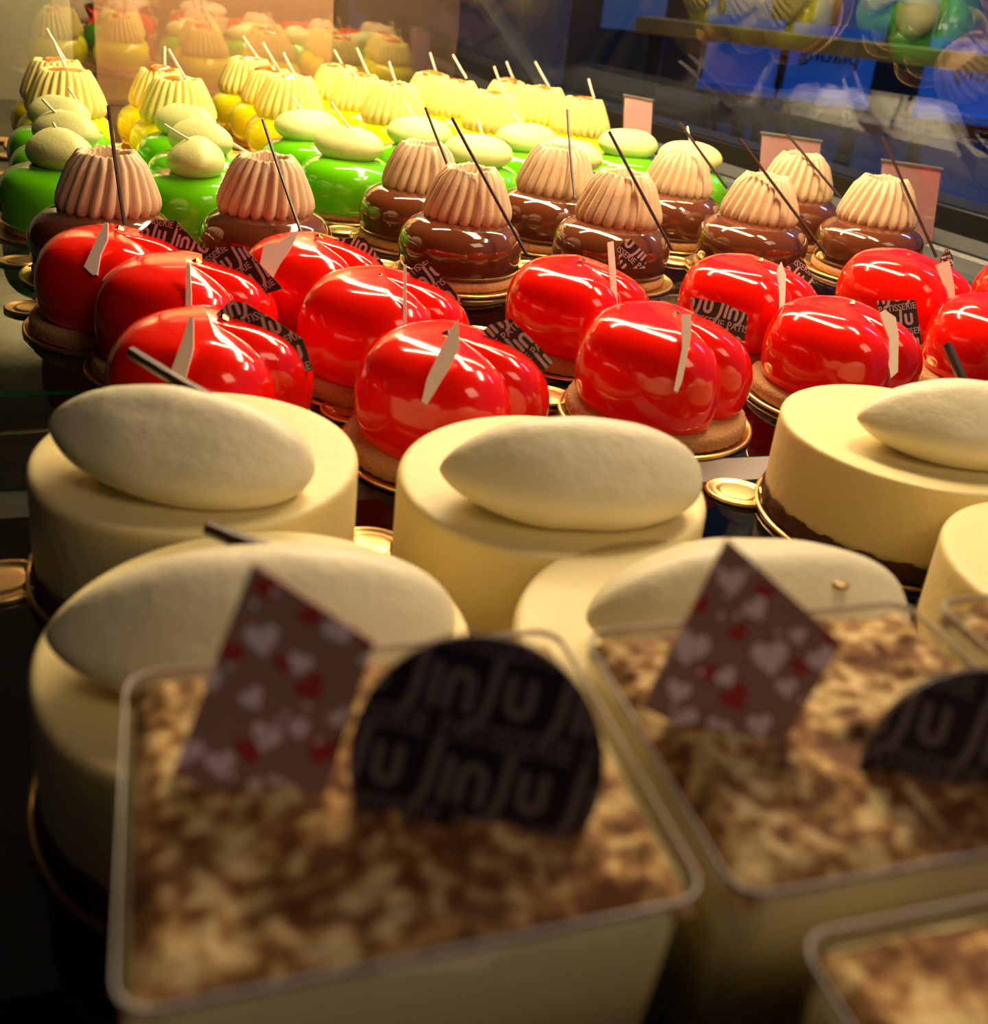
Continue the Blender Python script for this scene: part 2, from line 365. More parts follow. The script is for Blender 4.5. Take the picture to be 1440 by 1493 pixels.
# ------------------------------------------------------------------ the case: shelves, base, posts, glass
def seg(p, d, t): return (p[0] + d[0] * t, p[1] + d[1] * t)
AX = (-0.21, 0.977); BX = (0.995, 0.10)                                     # along the front glass, along the end glass
def shelf_piece(y0, y1):
    l = lambda y: -0.9 - 0.165 * y; r = lambda y: 55.2 - 0.215 * y - 2.2
    return [(l(y0), y0), (r(y0), y0), (r(y1), y1), (l(y1), y1)]
for (y0, y1, lb) in ((-6, 23.35, 'nearest glass shelf carrying the cheesecakes and cocoa dusted desserts'), (24.85, 30.75, 'narrow glass shelf under the front red hearts, beyond the grey bar'), (31.05, 58.6, 'middle glass shelf under the chocolate domes and front green domes'), (58.9, 91.0, 'far glass shelf under the yellow domes by the end glass')):
    v, f = slab(shelf_piece(y0, y1), -0.8, 0.0); me = mesh('glass_shelf', v, f, [M['shelf_glass'], M['glass_edge']], False)
    for i, p in enumerate(me.polygons):
        if i >= 2: p.material_index = 1
    tag(obj('glass_shelf', me), lb, 'shelf', 'glass shelves of the case')
    sh = bpy.data.objects[me.name] if False else C.objects[-1]; a_, b_ = shelf_piece(y0, y1)[0], shelf_piece(y0, y1)[3]
    obj('polished_edge', mesh('polished_edge', *slab([(a_[0] - 0.02, a_[1]), (a_[0] + 0.10, a_[1]), (b_[0] + 0.10, b_[1]), (b_[0] - 0.02, b_[1])], -0.02, 0.012), M['glass_edge'], False), sh)
struct(obj('trim_1', mesh('trim', *box(9.0, 47.8, 23.4, 24.8, -2.0, -0.01), M['steel'], False)))
struct(obj('trim_9', mesh('trim', *box(-4.9, 8.95, 23.4, 24.8, -2.0, -0.05), M['black'], False)))
struct(obj('trim_2', mesh('trim', *box(-14, 46, 30.2, 31.6, -2.2, -0.82), M['black'], False)))
struct(obj('trim_3', mesh('trim', *box(-18, 44, 58.0, 59.4, -2.2, -0.82), M['black'], False)))
struct(obj('case_base', mesh('case_base', *slab([(-14, -12), (60, -12), (44, 92), (-26, 92)], -17.0, -15.6), M['base'], False)))
struct(obj('case_side', mesh('case_side', *slab([(-7.0, -12), (-5.5, -12), (-20.5, 92), (-22.0, 92)], -15.6, -0.9), M['base'], False)))
foot = (34.0, 96.5)
# black curb along the foot of the front glass and grey sill inside it
def run(prof, t0, t1):
    """a profile (offset inward along -x, z) swept along the front line"""
    rows = []
    for t in (t0, t1):
        p = seg(foot, (-AX[0], -AX[1]), t); rows.append([(p[0] - o_, p[1], z) for o_, z in prof])
    return rings(rows)
struct(obj('trim_4', mesh('curb', *run([(0.0, 3.0), (0.15, 2.9), (0.15, 1.5), (-3.5, 1.5), (-3.5, 3.0)], -1, 108), M['black'], False)))
struct(obj('trim_5', mesh('sill', *run([(0.15, 1.55), (3.4, 0.35), (4.6, 0.30), (4.6, -0.1), (-3.5, -0.1), (-3.5, 1.45)], -1, 108), M['sill'], False)))
struct(obj('trim_6', mesh('sill_bead', *run([(2.2, 0.78), (2.0, 1.0), (1.7, 1.08), (1.45, 0.98), (1.35, 0.80)], -1, 108), M['black'], False)))
# sloping front glass, leaning in over the cakes
TL = 0.577; TS = 0.65                                    # leans in by 30 degrees, the corner also leaning away
p0 = seg(foot, (-AX[0], -AX[1]), 0); p1 = seg(foot, (-AX[0], -AX[1]), 125)
def front(p, t, th=0.0): return (p[0] - TL * t + th + AX[0] * TS * t, p[1] + AX[1] * TS * t, 3.0 + t)
struct(obj('window_2', mesh('front_glass', *hexa([front(p0, 0), front(p1, 0), front(p1, 0, 0.6), front(p0, 0, 0.6), front(p0, 26), front(p1, 26), front(p1, 26, 0.6), front(p0, 26, 0.6)]), M['front_glass'], False)))
q0 = seg(foot, AX, 0.9); q1 = seg(foot, AX, -0.8)
struct(obj('trim_7', mesh('corner_post', *hexa([front(q1, -0.1, -0.9), front(q1, -0.1, 0.9), front(q0, -0.1, 0.9), front(q0, -0.1, -0.9), front(q1, 26, -0.9), front(q1, 26, 0.9), front(q0, 26, 0.9), front(q0, 26, -0.9)]), M['post'], False)))
# end glass
e0 = seg(foot, BX, 2.0); e1 = seg(foot, BX, -60)
struct(obj('window_1', mesh('end_glass', *slab([e1, e0, (e0[0], e0[1] + 0.6), (e1[0], e1[1] + 0.6)], -0.5, 30), M['end_glass'], False)))
struct(obj('trim_8', mesh('end_curb', *slab([(e1[0], e1[1] + 0.1), (e0[0], e0[1] + 0.1), (e0[0], e0[1] + 3), (e1[0], e1[1] + 3)], -2, -0.55), M['black'], False)))
# panels of the shop wall behind the end glass
pan = [(-60, -9.5, 'beige', 0.0), (-9.5, -7.4, 'dark', 2.0), (-7.4, 14.6, 'tan', 0.6), (14.6, 27.5, 'brown', 1.2), (27.5, 38.5, 'dark', 2.0)]
wall = obj('wall_back', mesh('wall_back', *box(-164, 38.5, 108, 112, -90, 180), M['dark'], False)); struct(wall)
for x0, x1, mn, dz in pan:
    obj('panel', mesh('panel', *box(x0, x1, 105.2 + dz, 108, -60, 120), M[mn], False), wall)
# the shop around the case
struct(obj('floor', mesh('floor', *box(-160, 900, -220, 1000, -92, -90), M['pavement'], False)))
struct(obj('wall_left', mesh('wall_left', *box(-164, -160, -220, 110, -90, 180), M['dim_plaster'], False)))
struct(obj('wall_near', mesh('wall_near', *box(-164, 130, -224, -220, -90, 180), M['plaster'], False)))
struct(obj('ceiling', mesh('ceiling', *box(-164, 130, -224, 112, 180, 184), M['ceiling'], False)))

# ------------------------------------------------------------------ cheesecakes
ME_CREAM = mesh('cream_drum', *lathe([(3.50, 0.52), (3.50, 0.7), (3.50, 2.50), (3.49, 2.58), (3.46, 2.65), (3.40, 2.69), (3.32, 2.70), (3.0, 2.70), (0.05, 2.70)], 96), M['cheese'])
ME_CRUST = mesh('crust', *lathe([(3.46, 0.0), (3.52, 0.05), (3.53, 0.50), (3.48, 0.60), (0.05, 0.60)], 96, lambda t, z: 1 + 0.008 * math.sin(23 * t) + 0.006 * math.sin(41 * t + z * 9)), M['crust'])
CH = [('A', 0.28, 20.88, 'back left cheesecake with its cream scoop tipped left, before the left red hearts', (-0.36, -1.15), -21, 5.6, ((-1.37, 0.51, 5.0), (0.29, -1.17, 4.55))),
      ('B', 7.93, 18.98, 'middle cheesecake behind the round dark chocolate disc, its left rim brightly lit', (-0.05, -1.2), -10, 5.7, None),
      ('C', 18.89, 20.55, 'back right cheesecake showing its dark biscuit base beside a gold tab', (0.65, -1.2), -14, 6.0, ((0.6, 0.25, 5.25), (0.45, -1.23, 4.36))),
      ('E', 8.77, 12.81, 'front cheesecake behind the right heart-printed chocolate piece, a small hole in its cream', (0.45, -0.25), -4, 5.9, None),
      ('D', 1.14, 14.0, 'front left cheesecake behind the left heart-printed chocolate piece', (-0.1, -0.6), -4, 6.2, ((-0.82, 0.75, 4.5), (0.88, -0.75, 4.5))),
      ('F', 18.6, 13.4, 'cheesecake cut off by the right edge of the picture', (0.8, -0.8), -14, 6.0, None)]
for i, (k, x, y, lb, (qx, qy), qa, ql, st) in enumerate(CH):
    gold_board(x, y, {'A': 186, 'D': 95}.get(k, 152), 'gold card under the ' + lb.split(' with')[0].split(' behind')[0].split(' showing')[0] + (' behind' + lb.split(' behind')[1].split(',')[0] if ' behind' in lb else ''), 'gold boards under the cheesecakes', True)
    t = thing('cheesecake', lb, 'cheesecake', (x, y, 0.10), 0, 'round cheesecakes at the front')
    obj('cream_drum', ME_CREAM, t); obj('crust', ME_CRUST, t)
    v, f = scoop(ql, 3.1, 2.25, i * 3.1)
    qn = obj('cream_scoop', mesh('cream_scoop', v, f, M['quenelle']), t, (qx, qy, 3.42)); qn.rotation_euler = (0, math.radians(5 if k == 'A' else 0), math.radians(qa))
    if st: obj('chocolate_stick', mesh('chocolate_stick', *rod((st[0][0], st[0][1], st[0][2] - 0.1), (st[1][0], st[1][1], st[1][2] - 0.1), 0.13, 0.13, 6), M['dark_choc'], False), t)
    if k == 'E': obj('hole', mesh('hole', *lathe([(0.15, 0.0), (0.16, 0.03), (0.10, 0.05), (0.01, 0.05)], 16), mat('amber_syrup', (0.5, 0.28, 0.04, 1), 0.3)), qn, (1.15, -0.62, 0.92))

# ------------------------------------------------------------------ red glazed hearts
ME_HEART = mesh('glazed_heart', *heart(2.85, 3.05), M['red_glaze'])
ME_HCOOKIE = mesh('biscuit_base', *cookie(2.98, 0.52), M['biscuit'])
RED = [(-2.2, 36.9), (0.1, 33.0), (0.7, 27.4), (4.7, 36.5), (6.4, 31.6), (7.4, 26.1), (14.3, 34.0), (15.0, 27.9), (21.9, 34.5), (22.65, 29.1), (30.4, 35.8), (30.2, 29.5), (36.9, 35.0)]
RLAB = ['back of the leftmost column', 'second in the leftmost column', 'front of the leftmost column', 'back of the second column',
        'middle of the second column', 'front of the second column', 'back of the third column', 'front of the third column, its biscuit base showing',
        'back of the fourth column', 'front of the fourth column', 'back of the fifth column', 'front of the fifth column, at right edge', 'cut off at right edge, furthest right']
RROT = [math.degrees(math.atan2(-y, -x)) + d for (x, y), d in zip(RED, (57, 52, 56, 54, 56, 56, 60, 60, 60, 60, 62, 60, 60))]
PLAQUES=[
( (1.74,0.21,3.01) ,[ (-1.38,0.17),(-0.44,0.86),(0.3,0.81),(1.33,-0.32),(0.96,-0.89),(-0.76,-0.64) ], 13 ),
( (1.72,0.1,2.73) ,[ (-1.27,0.96),(0.09,1.03),(1.42,-0.36),(0.89,-0.52),(0,-0.68),(-1.14,-0.45) ], -35 ),
( (1.48,0.18,2.74) ,[ (-1.46,0.5),(-0.91,0.97),(-0.52,0.89),(0.17,0.5),(1.11,-0.12),(1.4,-1.02),(0.89,-1.06),(-0.67,-0.67) ], -20 ),
( (1.65,0.09,2.67) ,[ (-1.14,0.78),(0.2,0.86),(1,-0.25),(0.56,-0.82),(-0.6,-0.56) ], 23 ),
( (1.75,0.25,3.11) ,[ (-0.88,0.42),(-0.7,0.77),(-0.28,0.93),(0.95,-0.44),(0.77,-0.84),(0.14,-0.84) ], -42 ),
( (1.84,0.14,2.91) ,[ (-0.96,0.39),(-0.73,0.57),(-0.11,0.75),(1.12,-0.5),(0.85,-0.78),(-0.17,-0.42) ], -45 ),
( (2.1,0.38,3.68) ,[ (-0.58,0.3),(-0.08,0.67),(0.57,0.01),(0.49,-0.49),(-0.4,-0.49) ], 40 ),
( (1.99,0.27,3.35) ,[ (-1.03,0.68),(0.06,0.48),(0.88,0.11),(0.77,-0.75),(-0.69,-0.52) ], 14 ),
( (2.19,0.09,3.09) ,[ (-0.58,0.22),(-0.05,0.56),(0.15,0.44),(0.49,-0.23),(0.43,-0.56),(-0.44,-0.42) ], 35 ),
( (2.27,-0.05,2.82) ,[ (-0.92,0.84),(0.5,0.86),(0.72,-0.73),(0.42,-0.86),(-0.72,-0.11) ], -8 ),
( (2.04,0.2,3.24) ,[ (-0.29,0.23),(-0.02,0.66),(0.23,0.29),(0.32,-0.59),(-0.23,-0.59) ], 70 ),
None,
None,
]
CSTICK=[( (0.44,-0.04,6.91) , (1.05,-3.09,2.77) ),( (-0.19,0.05,6.62) , (1.17,-3.19,2.63) ),( (-0.75,0.45,7.14) , (1.98,-3.67,2.15) ),( (-0.74,0.36,6.93) , (1.52,-3.42,2.36) ),( (-1.49,0.54,6.76) , (1.94,-3.69,2.07) ),( (-0.41,0.39,7.25) , (1.49,-3.6,1.92) ),( (0.17,-0.02,6.75) , (1.52,-3.16,2.99) ),( (0.34,0.06,7.06) , (0.28,-2.72,3.04) ),( (-0.33,0.1,6.63) , (1.64,-2.9,3.68) ),( (-1.13,0.22,6.3) , (1.16,-2.87,3.37) ),]
YSTICK=[( (-0.45,1.52,7.15) , (0.77,0.21,5.29) ),( (-0.57,1.52,7.04) , (0.55,0.05,4.75) ),( (0.35,1.05,6.66) , (0.36,0.2,4.95) ),( (-0.36,1.43,7) , (0.76,0.19,5.22) ),( (-0.24,1.36,6.92) , (0.86,0.26,5.48) ),( (-0.36,1.43,7.01) , (0.77,0.19,5.25) ),( (-0.22,1.34,6.9) , (0.62,0.31,5.4) ),( (-0.1,1.12,6.47) , (0.77,0.11,5.06) ),( (0.04,1.36,7.15) , (0.85,0.23,5.4) ),( (-0.18,1.3,6.85) , (0.36,0.34,5.27) ),( (0.1,1.2,6.83) , (0.57,0.3,5.34) ),( (-0.01,1.4,7.21) , (0.91,0.34,5.7) ),( (0.21,1.3,7.14) , (0.83,0.3,5.54) ),( (0.09,1.16,6.72) , (0.81,0.07,4.99) ),( (-0.3,1.51,7.24) , (0.63,0.39,5.62) ),( (0.7,0.98,6.77) , (1.02,0.23,5.54) ),]
GSTICK=[( (0.52,0.56,5.12) , (1.34,-0.79,4.19) ),( (-1.09,1.08,5.09) , (-0.12,-0.22,4.4) ),( (-0.25,0.7,4.84) , (0.32,-0.41,4.28) ),( (-0.73,0.71,4.5) , (0.72,-0.73,3.86) ),( (1.3,-0.23,3.87) , (2.47,-1.52,3.36) ),( (-1.39,1.16,5.04) , (-0.29,-0.07,4.61) ),( (-0.87,1.11,5.33) , (-0.08,-0.26,4.32) ),( (-0.85,1.29,5.77) , (0.07,-0.2,4.58) ),( (-0.78,1.1,5.36) , (-0.06,-0.27,4.31) ),( (0.03,0.85,5.42) , (0.28,-0.33,4.45) ),( (-0.74,1.01,5.18) , (-0.13,-0.23,4.35) ),None,None,( (-0.05,0.91,5.5) , (-0.11,-0.16,4.54) ),]
H1=[ (-0.07,0.46,0.36),(0.66,0.55,0.33),(0.29,0.23,0.26),(-0.55,0.07,0.25),(-0.16,-0.1,0.26),(-0.03,-0.46,0.33),(0.28,-0.39,0.23),(0.68,-0.29,0.26),(-0.78,-0.59,0.36),(-0.46,-0.72,0.33),(-0.13,-0.91,0.16),(0.07,-0.91,0.2),(-0.29,-1.07,0.29),(0.91,0.26,0.16) ]
R1=[ (-0.03,0.94,0.26),(0.39,0.68,0.26),(-0.36,0.33,0.29),(0.15,0.23,0.23),(0.39,0,0.33),(0.49,-0.59,0.33),(-0.18,-0.59,0.33),(-0.88,-0.88,0.26),(-0.63,-1.04,0.23),(0.98,0.44,0.23) ]
H2=[ (-0.11,0.78,0.34),(0.15,0.48,0.3),(-0.56,0.07,0.45),(0.3,-0.04,0.45),(-0.17,-0.26,0.26),(-0.69,-0.41,0.3),(0.48,-0.37,0.26),(-0.6,-0.75,0.34),(-0.26,-0.82,0.3),(0.19,-0.78,0.3),(0.86,-0.07,0.34),(0.46,0.63,0.22),(0.6,0.19,0.22) ]
R2=[ (-0.45,0.52,0.26),(-0.04,0.22,0.26),(0.24,0.66,0.26),(-0.37,-0.21,0.26),(-0.07,-0.48,0.37),(0.63,-0.15,0.26),(0.98,0.19,0.26) ]
DIA1 = ((0.73,7.91,6.79), [(-0.16,1.17),(0.99,0.42),(0.39,-1.46),(-0.98,-0.98)])
DIA2 = ((5.73,7.8,6.69), [(-0.15,1.23),(1.08,0.11),(0.3,-1.27),(-1.08,-0.6)])
SHARDS = [
((-0.57,-1.83,3.41),[(-0.01,0.20),(0.12,0.92),(0.23,0.93),(0.36,0.30),(0.26,-0.28),(0.32,-1.03),(0.17,-1.05),(-0.17,-0.79),(-0.08,-0.22)],(0.95,-0.32,0.00),(0.21,0.63,0.74)),
((0.02,-2.26,3.35),[(-0.18,0.87),(-0.06,0.79),(0.18,-0.18),(0.32,-0.99),(0.16,-1.01)],(0.95,-0.32,0.00),(0.21,0.63,0.74)),
((-0.76,-1.85,3.45),[(0.06,0.81),(0.15,0.82),(0.32,-0.01),(0.29,-0.83),(-0.07,-1.04),(-0.10,-0.58),(-0.01,0.10)],(0.95,-0.32,0.00),(0.21,0.63,0.74)),
((-1.57,-1.23,3.40),[(-0.41,0.10),(0.08,0.21),(0.51,0.70),(0.68,0.69),(0.55,0.16),(0.07,-1.24),(-0.35,-1.29),(-0.41,-0.74)],(0.95,-0.32,0.00),(0.21,0.63,0.74)),
((0.21,-1.91,3.63),[(-0.14,0.94),(-0.05,0.95),(0.24,-1.22),(0.13,-1.23)],(0.95,-0.32,0.00),(0.21,0.63,0.74)),
((-0.85,-1.75,3.52),[(0.19,0.91),(0.33,1.17),(0.45,0.36),(0.19,-0.40),(-0.22,-1.35),(-0.36,-1.27),(-0.31,-0.65),(-0.06,0.20)],(0.95,-0.32,0.00),(0.21,0.63,0.74)),
((0.69,-1.57,3.53),[(-0.42,1.22),(-0.20,1.30),(-0.06,0.25),(0.10,-1.26),(-0.09,-1.39)],(0.95,-0.32,0.00),(0.21,0.63,0.74)),
((-0.60,-2.34,3.20),[(-0.12,1.18),(0.15,1.21),(0.16,0.40),(-0.04,-1.00),(-0.17,-1.37),(-0.28,-1.31),(-0.08,0.10)],(0.95,-0.32,0.00),(0.21,0.63,0.74)),
((0.01,-2.20,3.27),[(-0.29,0.61),(-0.13,0.93),(0.05,0.39),(0.00,-1.31),(-0.20,-1.42),(-0.21,-0.28)],(0.95,-0.32,0.00),(0.21,0.63,0.74)),
((0.55,-1.99,3.13),[(-0.60,0.72),(-0.43,0.84),(-0.06,0.61),(0.03,-0.08),(-0.02,-1.37),(-0.26,-1.62),(-0.34,-1.07),(-0.28,-0.24),(-0.44,0.21)],(0.95,-0.32,0.00),(0.20,0.60,0.77)),
((0.38,-2.40,3.00),[(-0.88,0.73),(-0.33,0.99),(-0.07,0.12),(0.16,-1.00),(-0.18,-1.13),(-0.45,-0.12)],(0.95,-0.32,0.00),(0.12,0.37,0.92)),
None,
None,
]

for i, ((x, y), lb) in enumerate(zip(RED, RLAB)):
    gold_board(x, y, 150 if i not in (5,) else 132, 'gold card under the red heart cake, ' + lb.split(',')[0], 'gold boards under the red hearts')
    t = thing('red_heart_cake', 'glossy red heart cake, ' + lb, 'cake', (x, y, 0.09), 0, 'red glazed heart cakes')
    obj('biscuit_base', ME_HCOOKIE, t, (0, 0, 0), i * 1.3)
    obj('glazed_heart', ME_HEART, t, (0, 0, 0.48), math.radians(RROT[i]), 0.97 + 0.04 * ((i * 5) % 3) / 2)
    if PLAQUES[i]:
        O, poly, ang = PLAQUES[i]; poly = hull(poly)
        if i in (1, 2, 5): O = (O[0], O[1], O[2] + 0.28)
        pl = obj('printed_plaque', mesh('printed_plaque', *plate(poly, O, 0.10), M['dark_choc'], False), t)
        printed(poly, O, 1.38, ang, (0.13 * i % 1, 0.29 * i % 1), M['print_pink'], 'lettering', pl)
    if SHARDS[i]:
        O, poly, ax_, ay_ = SHARDS[i]
        obj('chocolate_shard', mesh('chocolate_shard', *plate(poly, O, 0.10, Vector(ax_), Vector(ay_)), M['pink_choc'], False), t)
    lv, lf = [], []
    for k in range(7):
        a = k * 0.9; lv.append((0.16 * math.cos(a) * (1 + 0.5 * math.sin(k * 2.2)), 0.14 * math.sin(a), 0.05 * math.sin(k * 1.7)))
    obj('gold_leaf', mesh('gold_leaf', lv + [(0, 0, 0.12)], [(k, (k + 1) % 7, 7) for k in range(7)], M['leaf'], False), t, (0.1 + 0.3 * math.sin(i), 0.25, 3.50))

# ------------------------------------------------------------------ chocolate domes
CHO = [(-3.1, 43.3), (3.5, 43.9), (12.2, 43.7), (19.8, 44.0), (28.3, 45.4), (35.7, 45.7), (11.4, 50.0), (18.8, 50.3), (26.6, 51.6), (34.6, 52.0)]
CLAB = ['first from left in front row, darkest of all', 'second from left in the front row', 'third from left in front row', 'fourth from left in the front row',
        'fifth from left in the front row', 'rightmost of the front row', 'first from left in the back row', 'second from left in back row', 'third from left in the back row', 'rightmost of the back row']
ME_CDOME = mesh('glazed_dome', *dome(2.85, 2.45, 0.9, 0.48), M['choc_glaze']); ME_CPIPE = mesh('piped_cream', *piping(2.12, 2.55, 0.57), M['choc_cream']); ME_CCOOK = mesh('biscuit_base', *cookie(2.75, 0.42), M['biscuit'])
for i, ((x, y), lb) in enumerate(zip(CHO, CLAB)):
    gold_board(x, y, 155, 'gold card under the chocolate dome, ' + lb.split(',')[0], 'gold boards under the chocolate domes')
    t = thing('chocolate_dome_cake', 'glossy chocolate dome with piped cream, ' + lb, 'cake', (x, y, 0.09), 0, 'chocolate dome cakes')
    obj('biscuit_base', ME_CCOOK, t, (0, 0, 0), i); obj('glazed_dome', ME_CDOME, t, (0, 0, 0.36), i * 0.7)
    obj('piped_cream', ME_CPIPE, t, (0.28 if i != 1 else 0.0, 0.25, 2.50), i * 1.1, 0.98 + 0.04 * math.sin(i * 3))
    a, b = CSTICK[i]; obj('chocolate_stick', mesh('chocolate_stick', *rod((a[0], a[1], a[2] - 0.09), (b[0], b[1], b[2] - 0.09), 0.075, 0.075, 6), M['dark_choc'], False), t)

# ------------------------------------------------------------------ yellow domes
YEL = [(-7.5, 71.3), (-6.5, 66.0), (-1.2, 71.3), (-0.2, 65.6), (4.9, 81.0), (6.1, 75.8), (6.9, 70.4), (11.6, 81.0), (12.4, 75.8), (14.0, 70.4), (19.0, 81.0), (19.7, 75.8), (20.9, 69.6), (25.0, 79.8), (26.3, 75.0), (27.7, 70.2)]
YPOS = [(0, 'back'), (0, 'front'), (1, 'back'), (1, 'front')] + [(c, p) for c in (2, 3, 4, 5) for p in ('back', 'middle', 'front')]
ME_YDOME = mesh('glazed_dome', *dome(2.72, 2.85, 0.84, 0.55), M['yellow_glaze']); ME_YPIPE = mesh('piped_cream', *piping(2.26, 2.6, 0.62, 24, 0.12), M['yellow_cream']); ME_YCOOK = mesh('biscuit_base', *cookie(2.5, 0.35), M['biscuit'])
jv, jf = lathe([(0.75, 0.0), (0.85, 0.12), (0.6, 0.30), (0.3, 0.42), (0.02, 0.40)], 20, lambda t, z: 1 + 0.25 * math.sin(3 * t + z * 6)); ME_JAM = mesh('jam', jv, jf, M['jam'])
for i, ((x, y), (c_, p_)) in enumerate(zip(YEL, YPOS)):
    lb = p_ + ' of the ' + ORD[c_] + ' yellow column from left'
    gold_board(x, y, 160, 'gold card under the dome at the ' + lb, 'gold boards under the yellow domes')
    t = thing('yellow_dome_cake', 'glossy yellow dome with pale piped cream, ' + lb, 'cake', (x, y, 0.09), 0, 'yellow dome cakes')
    obj('biscuit_base', ME_YCOOK, t, (0, 0, 0), i); obj('glazed_dome', ME_YDOME, t, (0, 0, 0.30), i * 0.7)
    obj('piped_cream', ME_YPIPE, t, (0.12, 0.0, 2.82), i * 0.8, 0.98 + 0.05 * math.sin(i * 2.3)); obj('jam', ME_JAM, t, (0.0, -0.25, 5.15), i)
    a, b = YSTICK[i]; obj('white_chocolate_stick', mesh('white_chocolate_stick', *rod((a[0], a[1], a[2] - 0.09), (b[0], b[1], b[2] - 0.09), 0.085, 0.085, 6), M['white_choc'], False), t)

# ------------------------------------------------------------------ green domes
GRE = [(-6.3, 60.8), (-5.5, 55.6), (-5.3, 50.4), (0.3, 60.4), (1.0, 55.2), (0.7, 50.0), (7.2, 61.2), (8.8, 55.8), (13.9, 61.2), (16.1, 55.6), (20.8, 61.2), (21.7, 55.8), (27.8, 61.4), (30.4, 57.6)]
GPOS = [(0, 'back'), (0, 'middle'), (0, 'front'), (1, 'back'), (1, 'middle'), (1, 'front')] + [(c, p) for c in (2, 3, 4, 5) for p in ('back', 'front')]
GQA = [-35, -40, -50, -35, -42, -75, 18, -22, 0, -18, 4, -30, 0, -18]
ME_GDOME = mesh('glazed_dome', *dome(2.74, 2.75, 0.92, 0.48), M['green_glaze']); ME_GQ = [mesh('cream_scoop', *quenelle(4.1, 2.7, 2.05, 0.15, seed=s_), M['green_cream']) for s_ in (1, 5, 9)]
for i, ((x, y), (c_, p_)) in enumerate(zip(GRE, GPOS)):
    lb = p_ + ' of the ' + ORD[c_] + ' green column from left'
    gold_board(x, y, 158, 'gold card under the dome at the ' + lb, 'gold boards under the green domes')
    t = thing('green_dome_cake', 'lime green dome with pale cream scoop, ' + lb, 'cake', (x, y, 0.09), 0, 'green dome cakes')
    obj('biscuit_base', ME_YCOOK, t, (0, 0, 0), i); obj('glazed_dome', ME_GDOME, t, (0, 0, 0.30), i * 0.7)
    obj('cream_scoop', ME_GQ[i % 3], t, (0.0, 0.0, 2.68), math.radians(GQA[i] - 10), 0.98)
    if GSTICK[i]:
        a, b = GSTICK[i]; obj('white_chocolate_stick', mesh('white_chocolate_stick', *rod((a[0], a[1], a[2] - 0.09), (b[0], b[1], b[2] - 0.09), 0.07, 0.07, 6), M['white_choc'], False), t)

# ------------------------------------------------------------------ cocoa dusted cream boxes (nearest)
def rounded_rect(wx, wy, r, k=5):
    p = []
    for cx_, cy_, a0 in ((wx / 2 - r, wy / 2 - r, 0), (-wx / 2 + r, wy / 2 - r, 90), (-wx / 2 + r, -wy / 2 + r, 180), (wx / 2 - r, -wy / 2 + r, 270)):
        p += arc(cx_, cy_, r, a0, a0 + 90, k)
    return p
def layer(wx, wy, z0, z1, H_, taper=0.86):
    s0 = taper + (1 - taper) * z0 / H_; s1 = taper + (1 - taper) * z1 / H_
    return rings([[(x * s0, y * s0, z0) for x, y in rounded_rect(wx, wy, 0.4)], [(x * s1, y * s1, z1) for x, y in rounded_rect(wx, wy, 0.4)]])
def cocoa_top(wx, wy, z, seed):
    n = 56; V, Fc = [], []
    for j in range(n + 1):
        for i in range(n + 1):
            x = (i / n - 0.5) * wx; y = (j / n - 0.5) * wy
            q = noise.noise(Vector((x * 1.5 + seed, y * 1.5, seed))) * 0.10 + abs(noise.noise(Vector((x * 3.6, y * 3.6 + seed, 3)))) * 0.16
            e_ = min(1.0, min(i, n - i, j, n - j) / 3.0)
            V.append((x, y, z - 0.25 + 0.25 * e_ ** 0.5 + q * e_))
    for j in range(n):
        for i in range(n): a = j * (n + 1) + i; Fc.append((a, a + 1, a + n + 2, a + n + 1))
    return V, Fc
def tiramisu(x, y, wx, wy, rz, label, seed, H_=5.9):
    t = thing('cream_dessert_box', label, 'dessert', (x, y, 0.0), math.radians(rz), 'cocoa dusted desserts in clear boxes')
    outer = rings([[(px * s_, py * s_, z) for px, py in rounded_rect(wx, wy, 0.3)] for s_, z in ((0.86, 0.0), (1.0, H_))], True, False)
    obj('clear_box', mesh('clear_box', *outer, M['cup']), t)
    rr = rounded_rect(wx, wy, 0.3); rim_ = [[(px * s_, py * s_, z) for px, py in rr] for s_, z in ((1.0, H_ - 0.05), (1.004, H_ - 0.03), (1.004, H_ + 0.02), (0.994, H_ + 0.02), (0.994, H_ - 0.05), (1.0, H_ - 0.05))]
    obj('box_rim', mesh('box_rim', *rings(rim_, False, False), M['rim']), t)
    for nm, z0, z1, mm in (('cream_layer', 0.12, 1.4, 'cheese'), ('sponge_layer', 1.4, 2.9, 'sponge'), ('cream_layer', 2.9, H_ - 0.2, 'cheese')):
        obj(nm, mesh(nm, *layer(wx * 0.985, wy * 0.98, z0, z1, H_), M[mm]), t)
    obj('cocoa_topping', mesh('cocoa_topping', *cocoa_top(wx * 0.975, wy * 0.97, H_ - 0.02, seed), M['cocoa']), t)
    return t
def local(t, O): return t.matrix_basis.inverted() @ (Vector(O) * S) / S
T1 = tiramisu(1.85, 7.5, 4.95, 3.95, 1.0, 'nearest left cocoa dusted dessert with printed round and heart-patterned chocolates', 1.3)
T2 = tiramisu(6.95, 7.45, 4.7, 3.9, 0.0, 'cocoa dusted dessert second from left, with heart-patterned square piece upright', 4.1)
T3 = tiramisu(7.25, 3.1, 4.7, 3.9, 0.0, 'plain cocoa dusted dessert in the bottom right corner, no chocolate pieces', 7.7)
T4 = tiramisu(12.1, 7.4, 4.7, 3.9, 0.0, 'cocoa dusted dessert at the right edge, behind the cut off round piece', 9.2)
bpy.context.view_layer.update()
